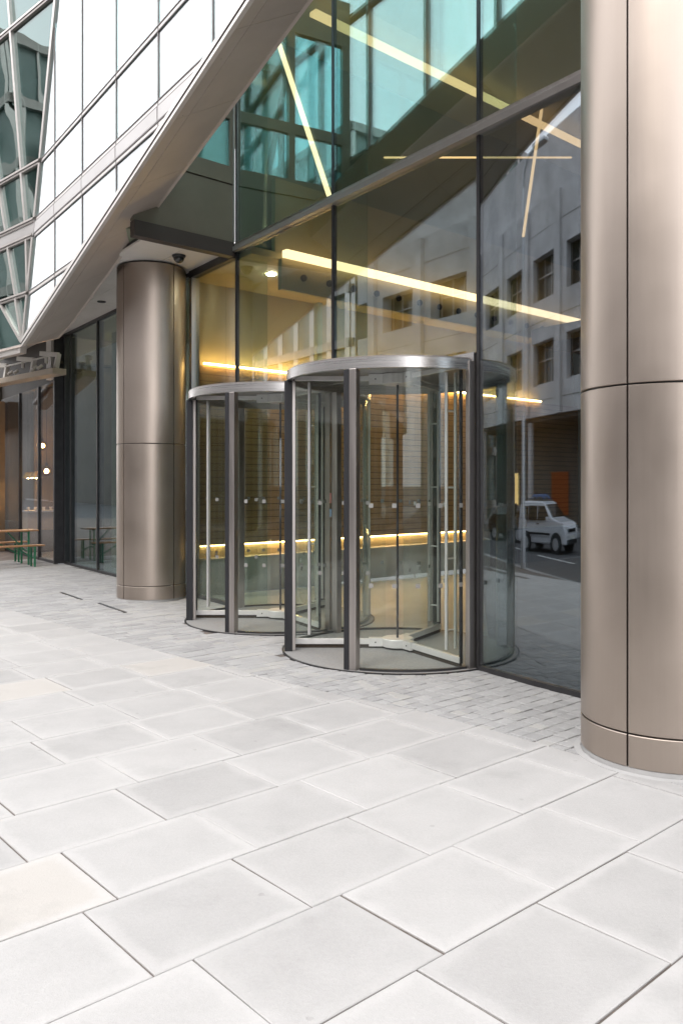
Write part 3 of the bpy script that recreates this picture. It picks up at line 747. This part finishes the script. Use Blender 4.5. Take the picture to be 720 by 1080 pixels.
# room behind the glazing left of the far column
structure(MB().box(-13.0, -6.7, 2.6, 2.7, 0, 5.1).build('side_room_wall', X['side_green']), 'olive wall behind the left glazing')
structure(MB().box(-13.0, -6.7, .1, 2.6, -.05, .0).build('side_room_floor', X['lobby_floor']), 'side room floor')
structure(MB().box(-13.0, -6.7, .1, 2.6, 5.1, 5.15).build('side_room_ceiling', X['lobby_ceiling']), 'side room ceiling')
for i, a0 in enumerate((-10.4, -12.2)):  # extra lamps added only to lighten the side room
    c = W(a0, .9, 5.095); tag(MB().lathe(c, [(.005,-.012),(.065,-.012),(.065,0),(.005,0)], 20).build('recessed_lamp', X['downlight'], loc=c), 'small round lamp added to brighten the room behind the left glazing', 'ceiling lamp', 'added lamps behind the left glazing')
c = W(-11.6, 1.0, 0); tag(MB().lathe(c, [(.01,0),(.42,0),(.42,5.05),(.01,5.05)], 40).build('inner_column', X['olive_room'], smooth=True, loc=c), 'round olive column standing behind the left glazing', 'column')

# ------------------------------------------------------------------ restaurant at the far left
rs = thing('restaurant_front', 'dark glazed restaurant front at the far left, under the awning', 'shop front', W(-14.5,-.2,0))
for a0, a1 in ((-14.35,-13.06), (-16.1,-14.41), (-18.2,-16.16)):
    MB().box(a0, a1, -.20, -.18, .06, 4.1).build('pane', X['shop'], rs)
for a0 in (-14.38, -16.13): MB().box(a0-.03, a0+.03, -.23, -.15, 0, 4.1).build('mullion', X['dark'], rs)
MB().box(-13.10, -13.03, -.24, .035, 0, 5.1).build('corner_post', X['dark'], rs)
MB().box(-18.2, -13.1, -.22, -.16, 0, .06).build('sill', X['dark'], rs)
MB().box(-24, -13.1, -.16, .0, 4.1, 5.2).build('fascia', X['shop_dark'], rs)
MB().box(-18.1, -17.5, -.6, -.24, 0, 4.0).build('pier', X['brown_wall'], rs)
MB().box(-40, -13.0, 4.5, 4.6, 0, 5.2).build('back_wall', X['brown_wall'], rs)
MB().box(-40, -18.2, -.22, -.16, 0, 4.6).build('solid_front', X['shop_dark'], rs)
MB().box(-40, -13.0, -.16, 4.5, -.04, .01).build('floor', X['lobby_floor'], rs)
MB().box(-40, -13.0, -.16, 4.5, 4.5, 4.55).build('ceiling', X['shop_dark'], rs)
MB().skbox(-13.05, .04, 4.5, .12, 0, 5.2).build('side_wall', X['brown_wall'], rs)
MB().box(-13.45, -13.08, -.3, -.2, 4.15, 5.15).build('corner_panel', X['white_paint'], rs)
c = W(-16.6,1.2,0)
t = thing('bar_counter', 'brass fronted bar counter inside the restaurant', 'counter', c)
MB().box(-16.95, -16.35, .05, 2.6, .60, 1.06).build('front', X['brass'], t)
MB().box(-16.90, -16.40, .10, 2.6, .02, .60).build('base', X['shop_dark'], t)
MB().box(-17.0, -16.30, .0, 2.65, 1.065, 1.10).build('counter_top', X['white_paint'], t)
MB().box(-17.75, -17.6, .55, 4.4, 0.02, 4.45).build('cross_wall', X['brown_wall'], rs)
for i in range(5):
    c = W(-16.6-.06*(i%2), .12+.2*i, 1.101); tag(MB().lathe(c, [(.002,0),(.03,0),(.042,.09),(.038,.09),(.027,.006),(.002,.006)], 16).build('cup', X['white_paint'], loc=c), 'small white cup standing on the restaurant bar counter', 'cup', 'white cups on the bar counter')
def pendant(p, z, label):
    c = Vector((p[0], p[1], z)); t = thing('pendant_lamp', label, 'pendant lamp', c, 'globe pendant lamps in the restaurant')
    MB().ball(c, .14, 20).build('globe', X['smoke'], t, smooth=True); MB().ball(c, .055, 12).build('bulb', X['bulb'], t, smooth=True)
    MB().tube([c+Vector((0,0,.13)), Vector((c.x,c.y,4.5))], .008, 6).build('cord', X['dark'], t)
    MB().tube([c+Vector((0,0,.12)), c+Vector((0,0,.2))], .035, 10).build('lamp_holder', X['dark'], t)
p1 = Vector((-7.50*.995, 20.9, 0)); pendant(p1, 2.12, 'lower smoked globe pendant lamp glowing in the restaurant')
p2 = Vector((-8.0, 22.1, 0)); pendant(p2, 2.82, 'upper round pendant lamp glowing farther back in the restaurant')
for i, (a0, z) in enumerate(((-16.7,1.95), (-17.1,1.95), (-16.3,1.95))):
    c = W(a0, .25, z); t = thing('shade_lamp', 'small copper shade lamp hanging over the bar counter', 'pendant lamp', c, 'copper shade lamps over the bar')
    MB().lathe(c, [(.04,.16),(.07,.15),(.16,0),(.15,0),(.06,.13),(.03,.15)], 20).build('shade', X['brass'], t, smooth=True)
    MB().ball(c+Vector((0,0,.03)), .04, 10).build('bulb', X['bulb'], t); MB().tube([c+Vector((0,0,.16)), Vector((c.x,c.y,4.5))], .006, 6).build('cord', X['dark'], t)
# folded awning with its arms
c = W(-12.35,-.4,4.0); aw = thing('awning', 'beige folded awning on white brackets above the restaurant', 'awning', c)
d2 = (E_*-.98+M_*-.196).normalized(); n2 = Vector((-d2.y, d2.x, 0))
if n2.dot(M_) > 0: n2 = -n2
base = W(-12.30,-.34,0)
MB().obox(base+d2*4.5+Vector((0,0,4.22)), d2, n2, (0,0,1), 4.5, .16, .065).build('cassette', X['canopy'], aw, bevel=.01)
MB().obox(base+d2*4.6+n2*-.16+Vector((0,0,4.32)), d2, n2, (0,0,1), 4.3, .12, .03).build('folded_fabric', X['dark'], aw)
for s_ in (.15, 1.25, 2.6):
    b = MB(); p = base+d2*s_; b.bar(p+Vector((0,0,4.30)), p+n2*-.05+Vector((0,0,4.62)), .09, .10); b.bar(p+n2*-.05+Vector((0,0,4.60)), p+d2*.5+n2*.1+Vector((0,0,4.66)), .09, .10)
    b.bar(p+d2*.45+Vector((0,0,4.62)), p+d2*.45+Vector((0,0,4.45)), .06, .06)
    b.build('bracket', X['white_paint'], aw, bevel=.01)
b = MB(); b.tube([base+d2*.4+Vector((0,0,4.60)), base+d2*6+Vector((0,0,4.55))], .02, 8); b.build('rail', X['white_paint'], aw)
for s_ in (.75, 1.0, 1.9, 2.2):
    p = base+d2*s_+n2*.02+Vector((0,0,4.42)); MB().tube([p, p+n2*.10+Vector((0,0,-.08))], .035, 10).build('spotlight', X['white_paint'], aw)
# beer table and benches, ends towards the glass
ax = -(E_*GA[0]+M_*GA[1]); ax.normalize(); ay = Vector((-ax.y, ax.x, 0))
def trestle(mb, p, h, w):
    for s_ in (-1, 1): mb.bar(p+ay*s_*w*.42, p+ay*s_*w*.42+Vector((0,0,h-.03)), .035, .035, up=ax)
    mb.bar(p+ay*-w*.42+Vector((0,0,h*.42)), p+ay*w*.42+Vector((0,0,h*.42)), .03, .03); mb.bar(p+ay*-w*.46+Vector((0,0,h-.045)), p+ay*w*.46+Vector((0,0,h-.045)), .04, .03)
def beer_furniture(nm, label, cat, p, L, w, h, group=None):
    t = thing(nm, label, cat, p, group)
    MB().obox(p+ax*L/2+Vector((0,0,h-.014)), ax, ay, (0,0,1), L/2, w/2, .0145).build('tabletop' if cat == 'table' else 'seat', X['table_wood'], t, bevel=.004)
    for s_ in (.22, L-.22):
        b = MB(); trestle(b, p+ax*s_, h, w); b.bar(p+ax*(s_+.02)+Vector((0,0,h*.42)), p+ax*(s_+(.38 if s_ < 1 else -.38))+Vector((0,0,h-.05)), .025, .025); b.build('leg_frame', X['green'], t)
beer_furniture('beer_table', 'folding beer table with brown top and green steel legs in front of the restaurant', 'table', W(-13.45,-.55,0), 2.2, .5, .77)
beer_furniture('beer_bench', 'narrow wooden bench with green legs on the near side of the beer table', 'bench', W(-12.80,-.55,0), 2.2, .25, .47, 'beer benches')
beer_furniture('beer_bench', 'narrow wooden bench with green legs on the far side of the beer table', 'bench', W(-14.15,-.55,0), 2.2, .25, .47, 'beer benches')

# ------------------------------------------------------------------ the street behind the camera (seen in the glass and metal)
op = thing('stone_building', 'pale stone office building across the street, seen reflected in the glass', 'building', W(-14,-22,0))
def oppv(a): return -21.5-.0433*(60-a)*.9+2.2
OA0, OA1 = -33.0, 34.0
def ob(a0, a1, d0, d1, z0, z1, mb=None):
    mb = mb or MB()
    return mb.prism([W(a0,oppv(a0)-d0,z0), W(a1,oppv(a1)-d0,z0), W(a1,oppv(a1)-d1,z0), W(a0,oppv(a0)-d1,z0)], (0,0,z1-z0))
ob(OA0, OA1, 0, .6, 4.9, 6.3).build('stone_band', X['stone'], op); ob(OA0, OA1, 0, .6, 8.3, 10.2).build('stone_band', X['stone'], op); ob(OA0, OA1, 0, .6, 12.2, 14.4).build('stone_band', X['stone'], op)
ob(OA0, OA1, .9, 1.2, 4.9, 14.2).build('window_wall', X['win_dark'], op)
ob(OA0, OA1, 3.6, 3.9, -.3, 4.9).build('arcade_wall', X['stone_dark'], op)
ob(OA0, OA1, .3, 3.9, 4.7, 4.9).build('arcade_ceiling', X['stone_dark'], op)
ob(OA0, 20, .9, 5, 14.7, 18.0).build('attic_storey', X['stone'], op)
a0 = OA0+1.0; k = 0
while a0 < OA1-1:
    ob(a0, a0+1.5, .003, .62, 6.3, 8.3).build('stone_pier', X['stone'], op); ob(a0, a0+1.5, .003, .62, 10.2, 12.2).build('stone_pier', X['stone'], op)
    ob(a0+.45, a0+.95, -.25, -.003, 4.9, 14.6).build('pilaster', X['stone'], op)
    if k % 2 == 0:
        c = W(a0+.7, oppv(a0)-.4, 0); MB().lathe(c, [(.01,-.3),(.28,-.3),(.28,4.7),(.01,4.7)], 20).build('arcade_column', X['stone'], op, smooth=True)
    for z0, z1 in ((6.3,8.3), (10.2,12.2)):          # sill, frame and transom of each big window
        ob(a0+1.52, a0+4.18, .45, .55, z0, z0+.14).build('window_sill', X['stone'], op)
        b = MB()
        for q in (1.52, 2.40, 3.28, 4.12): ob(a0+q, a0+q+.06, .70, .78, z0+.14, z1, b)
        ob(a0+1.52, a0+4.18, .705, .775, z0+1.2, z0+1.26, b); b.build('window_frame', X['framegrey'], op)
    for zj in (5.6, 9.2, 13.3): ob(a0+.1, a0+4.1, -.012, .01, zj, zj+.025).build('stone_joint', X['stone_dark'], op)
    a0 += 4.2; k += 1
for aa, w_, z0, z1, mm in ((-13.3,.55,.5,1.9,'shoplight'), (-12.6,.4,.9,2.3,'shoplight'), (-12.1,.5,.3,1.5,'shoplight'), (-17.0,.5,.2,2.5,'shoplight'), (-10.6,.3,.2,2.0,'shoplight'), (-23,2.2,.3,2.4,'shoplight'), (-30,1.5,.3,2.4,'strip_soft')):
    ob(aa, aa+w_, 3.5, 3.58, z0, z1).build('lit_shop_window', X[mm], op)
ob(OA0, OA1, 0, 14, 14.4, 14.7).build('roof', X['stone'], op)
tb = thing('glass_office_block', 'blue green glass office block next along the street, seen reflected in the leaning panes', 'building', W(-50,-25,-.4))
MB().prism([W(-64,-24,-.4), W(-34,-23.2,-.4), W(-34,-48,-.4), W(-64,-48,-.4)], (0,0,23.5)).build('glass_body', X['teal_block'], tb)
b = MB()
for k in range(8): b.bar(W(-64,-23.75,.6+k*3.2), W(-33.7,-22.95,.6+k*3.2), .3, .5); b.bar(W(-33.75,-23,.6+k*3.2), W(-33.75,-48,.6+k*3.2), .3, .5)
b.build('floor_band', X['framegrey'], tb)
b = MB()
for k in range(16): b.bar(W(-64+2*k,-23.75+.8*k/15,-.3), W(-64+2*k,-23.75+.8*k/15,23.2), .3, .2)
for k in range(13): b.bar(W(-33.75,-23.2-2*k,-.3), W(-33.75,-23.2-2*k,23.2), .25, .25)
b.build('mullion_grid', X['trim'], tb)
tc_ = thing('brown_terrace', 'long brown stone terrace at the end of the street, seen reflected', 'building', W(-100,-27,-.4))
MB().prism([W(-140,-28,-.4), W(-66,-24.5,-.4), W(-66,-48,-.4), W(-140,-48,-.4)], (0,0,19)).build('wall', X['stone_dark'], tc_)
# van and a dark car
def car(nm, label, cat, pos, ang_, paint, L=3.75, H=1.72, van=True):
    base = W(pos[0], pos[1], -.40)
    f = (E_*math.cos(ang_)+M_*math.sin(ang_)).normalized(); s = Vector((-f.y, f.x, 0)); t = thing(nm, label, cat, base)
    k = L/3.75
    def pt(x, y, z): return base+f*x*k+s*y+Vector((0,0,z))
    # side profile (x, z), half width by height
    low = [(-1.86,.34),(-1.88,.62),(-1.84,.98)]
    prof = [(-1.86,.30),(-1.90,.55),(-1.87,.98),(-1.80,1.40),(-1.68,H-.06),(-1.40,H),(.05,H),(.30,H-.07),(.92,1.12),(1.50,1.00),(1.80,.82),(1.88,.60),(1.86,.30)]
    if not van: prof = [(-1.86,.30),(-1.92,.55),(-1.88,.88),(-1.55,.98),(-1.0,H-.08),(-.6,H),(.0,H-.02),(.85,.96),(1.50,.88),(1.82,.74),(1.90,.55),(1.86,.30)]
    def hw(z): return .86 if z < .95 else .86-(z-.95)*.20
    b = MB(); secs = []
    n = len(b.v); m_ = len(prof)
    for sg in (-1, 1):
        for (x, z) in prof:
            tp = 1.0 - (.06 if abs(x) > 1.7 else 0); b.v.append(pt(x, sg*hw(z)*tp, z))
    b.f.append(tuple(n+i for i in range(m_))); b.f.append(tuple(n+m_+i for i in range(m_-1,-1,-1)))
    for i in range(m_):
        j = (i+1) % m_; b.f.append((n+i, n+m_+i, n+m_+j, n+j))
    b.build('body', paint, t, bevel=.05)
    for sg in (-1, 1):
        for quad in ([(-1.62,1.03),(-1.05,1.03),(-1.05,H-.16),(-1.55,H-.16)], [(-.98,1.03),(-.30,1.03),(-.30,H-.14),(-.98,H-.14)], [(-.23,1.03),(.72,1.06),(.28,H-.14),(-.23,H-.14)]):
            q = [pt(x, sg*(hw(z)+.006), z) for x, z in quad]; MB().prism(q, s*sg*-.02).build('window', X['carglass'], t)
        MB().obox(pt(.62, sg*.99, 1.10), f, s, (0,0,1), .06, .10, .075).build('wing_mirror', paint, t, bevel=.02)
        MB().prism([pt(-1.05,sg*.868,.58), pt(.75,sg*.868,.58), pt(.75,sg*.868,.65), pt(-1.05,sg*.868,.65)], s*sg*.02).build('door_strip', X['grille'], t)
        MB().obox(pt(-.2, sg*.875, .93), f, s, (0,0,1), .09, .015, .02).build('door_handle', X['grille'], t)
        MB().prism([pt(1.50,sg*.80,.80), pt(1.84,sg*.64,.66), pt(1.82,sg*.64,.84), pt(1.56,sg*.80,1.0)], f*.03+s*sg*.02).build('headlight', X['headlamp'], t)
        for x in (-1.18, 1.18):
            c = pt(x, sg*.80, .31); w = MB().tube([c-s*sg*.12, c+s*sg*.10], .31, 24).build('wheel', X['tyre'], t, smooth=True)
            MB().tube([c+s*sg*.09, c+s*sg*.112], .20, 20).build('rim', X['lamp_metal'], w, smooth=True)
            MB().tube([c+s*sg*.0, c+s*sg*.064], .37, 24).build('wheel_arch', X['grille'], w)
    q = [pt(.34, -.66, H-.10), pt(.34, .66, H-.10), pt(.90, .78, 1.15), pt(.90, -.78, 1.15)]; nrm = (q[1]-q[0]).cross(q[3]-q[0]).normalized(); nrm = nrm if nrm.dot(f) > 0 else -nrm
    MB().prism([p+nrm*.012 for p in q], nrm*-.03).build('windscreen', X['carglass'], t)
    MB().obox(pt(1.86, 0, .74), f, s, (0,0,1), .03, .50, .05).build('grille', X['grille'], t); MB().obox(pt(1.885, 0, .38), f, s, (0,0,1), .03, .62, .07).build('lower_grille', X['grille'], t)
    MB().obox(pt(1.905, 0, .53), f, s, (0,0,1), .012, .26, .055).build('number_plate', X['plate'], t)
    if van:
        b = MB()
        for sg in (-1,1): b.tube([pt(-1.5,sg*.6,H+.0), pt(-1.4,sg*.6,H+.06), pt(.0,sg*.6,H+.06), pt(.1,sg*.6,H+.0)], .02, 8)
        b.build('roof_rack', X['grille'], t)
    return t, pt
t, pt = car('parked_van', 'small white van with dark windows, seen reflected in the pane by the near column', 'van', (-13.1,-14.9), R_(-14), X['vanwhite'], 3.35, 1.64)
c = pt(-.6, 0, 1.80); tag(MB().tube([pt(-1.1,.3,1.71), pt(-1.0,.3,1.81), pt(-.3,.3,1.83), pt(.0,.3,1.73)], .04, 8).tube([pt(-1.1,-.3,1.71), pt(-1.0,-.3,1.81), pt(-.3,-.3,1.83), pt(.0,-.3,1.73)], .04, 8).bar(pt(-1.0,.3,1.81), pt(-1.0,-.3,1.81), .05, .05).bar(pt(-.3,.3,1.82), pt(-.3,-.3,1.82), .05, .05).build('roof_load', X['bluebox'], loc=c), 'blue tubular frame lying on the roof of the white van', 'load')
car('parked_car', 'dark brown car parked behind the white van, seen reflected', 'car', (-18.4,-16.5), R_(-16), X['vanbrown'], 3.6, 1.45, False)
c = W(-12.2,-18.6,-.25); tag(MB().tube([W(-12.6,-18.6,-.25), W(-12.6,-18.6,.8), W(-12.5,-18.6,1.15), W(-12.2,-18.6,1.3), W(-11.9,-18.6,1.15), W(-11.8,-18.6,.8), W(-11.8,-18.6,-.25)], .05, 10).build('cycle_hoop', X['bluepaint'], loc=c), 'blue tubular cycle stand hoop on the far pavement behind the white van', 'cycle stand')
c = W(-8.9,-8.9,pz(-8.6)); t = thing('street_lamp', 'tall grey street lamp with a curved arm at the kerb, seen reflected', 'street lamp', c)
MB().tube([c, c+Vector((0,0,1.2)), c+Vector((0,0,1.25)), c+Vector((0,0,9.3))], [.11,.11,.075,.06], 14).build('pole', X['lamp_metal'], t, smooth=True)
MB().tube([c+Vector((0,0,9.3)), c+Vector((0,0,9.7))+E_*.08, c+Vector((0,0,9.95))+E_*.3, c+Vector((0,0,10.05))+E_*.75], .05, 10).build('arm', X['lamp_metal'], t, smooth=True)
MB().obox(c+Vector((0,0,10.05))+E_*1.05, E_, M_, (0,0,1), .35, .13, .05).build('lantern', X['lamp_metal'], t, bevel=.02)

# ------------------------------------------------------------------ light
wd = bpy.data.worlds.new('World'); S.world = wd; wd.use_nodes = True; nt = wd.node_tree; bg = nt.nodes['Background']
sky = nt.nodes.new('ShaderNodeTexSky'); sky.sky_type = 'NISHITA'; sky.sun_disc = False
SUN_EL, SUN_AZ = R_(52), R_(215)
sky.sun_elevation = SUN_EL; sky.sun_rotation = SUN_AZ; sky.air_density = 1.2; sky.dust_density = 3.0
tc = nt.nodes.new('ShaderNodeTexCoord'); nz = nt.nodes.new('ShaderNodeTexNoise'); nz.inputs['Scale'].default_value = 2.2; nz.inputs['Detail'].default_value = 6
nt.links.new(tc.outputs['Generated'], nz.inputs['Vector'])
rp = nt.nodes.new('ShaderNodeValToRGB'); rp.color_ramp.elements[0].position = .25; rp.color_ramp.elements[0].color = (.72,.72,.72,1); rp.color_ramp.elements[1].position = .55; rp.color_ramp.elements[1].color = (.97,.97,.97,1)
nt.links.new(nz.outputs['Fac'], rp.inputs[0])
mx = nt.nodes.new('ShaderNodeMix'); mx.data_type = 'RGBA'
nt.links.new(rp.outputs[0], mx.inputs[0]); nt.links.new(sky.outputs[0], mx.inputs[6]); mx.inputs[7].default_value = (9.2, 9.1, 9.25, 1)
nt.links.new(mx.outputs[2], bg.inputs[0]); bg.inputs[1].default_value = .14
sl = bpy.data.lights.new('sun', 'SUN'); sl.energy = .6; sl.angle = R_(18); sl.color = (1.0,.96,.90)
so = bpy.data.objects.new('sun', sl); COL.objects.link(so)
dirv = Vector((math.sin(SUN_AZ)*math.cos(SUN_EL), math.cos(SUN_AZ)*math.cos(SUN_EL), math.sin(SUN_EL)))
so.rotation_euler = (-dirv).to_track_quat('-Z', 'Y').to_euler(); so.location = (0,-10,30)

# ------------------------------------------------------------------ camera
cd = bpy.data.cameras.new('camera'); co = bpy.data.objects.new('camera', cd); COL.objects.link(co)
co.location = (0, 0, 1.78); co.rotation_euler = (R_(90), 0, 0)
cd.sensor_fit = 'AUTO'; cd.sensor_width = 36; cd.lens = 36*870/1080; cd.shift_y = -29/1080; cd.clip_end = 3000; cd.clip_start = .05
S.camera = co
S.view_settings.view_transform = 'Standard'; S.view_settings.look = 'None'; S.view_settings.gamma = 1; S.view_settings.exposure = 1.32
S.view_settings.use_curve_mapping = False
S.render.engine = 'CYCLES'
cy = S.cycles; cy.max_bounces = 12; cy.transparent_max_bounces = 40; cy.glossy_bounces = 6; cy.diffuse_bounces = 4; cy.transmission_bounces = 8
cy.use_denoising = True; cy.sample_clamp_indirect = 6; cy.caustics_reflective = False; cy.caustics_refractive = False
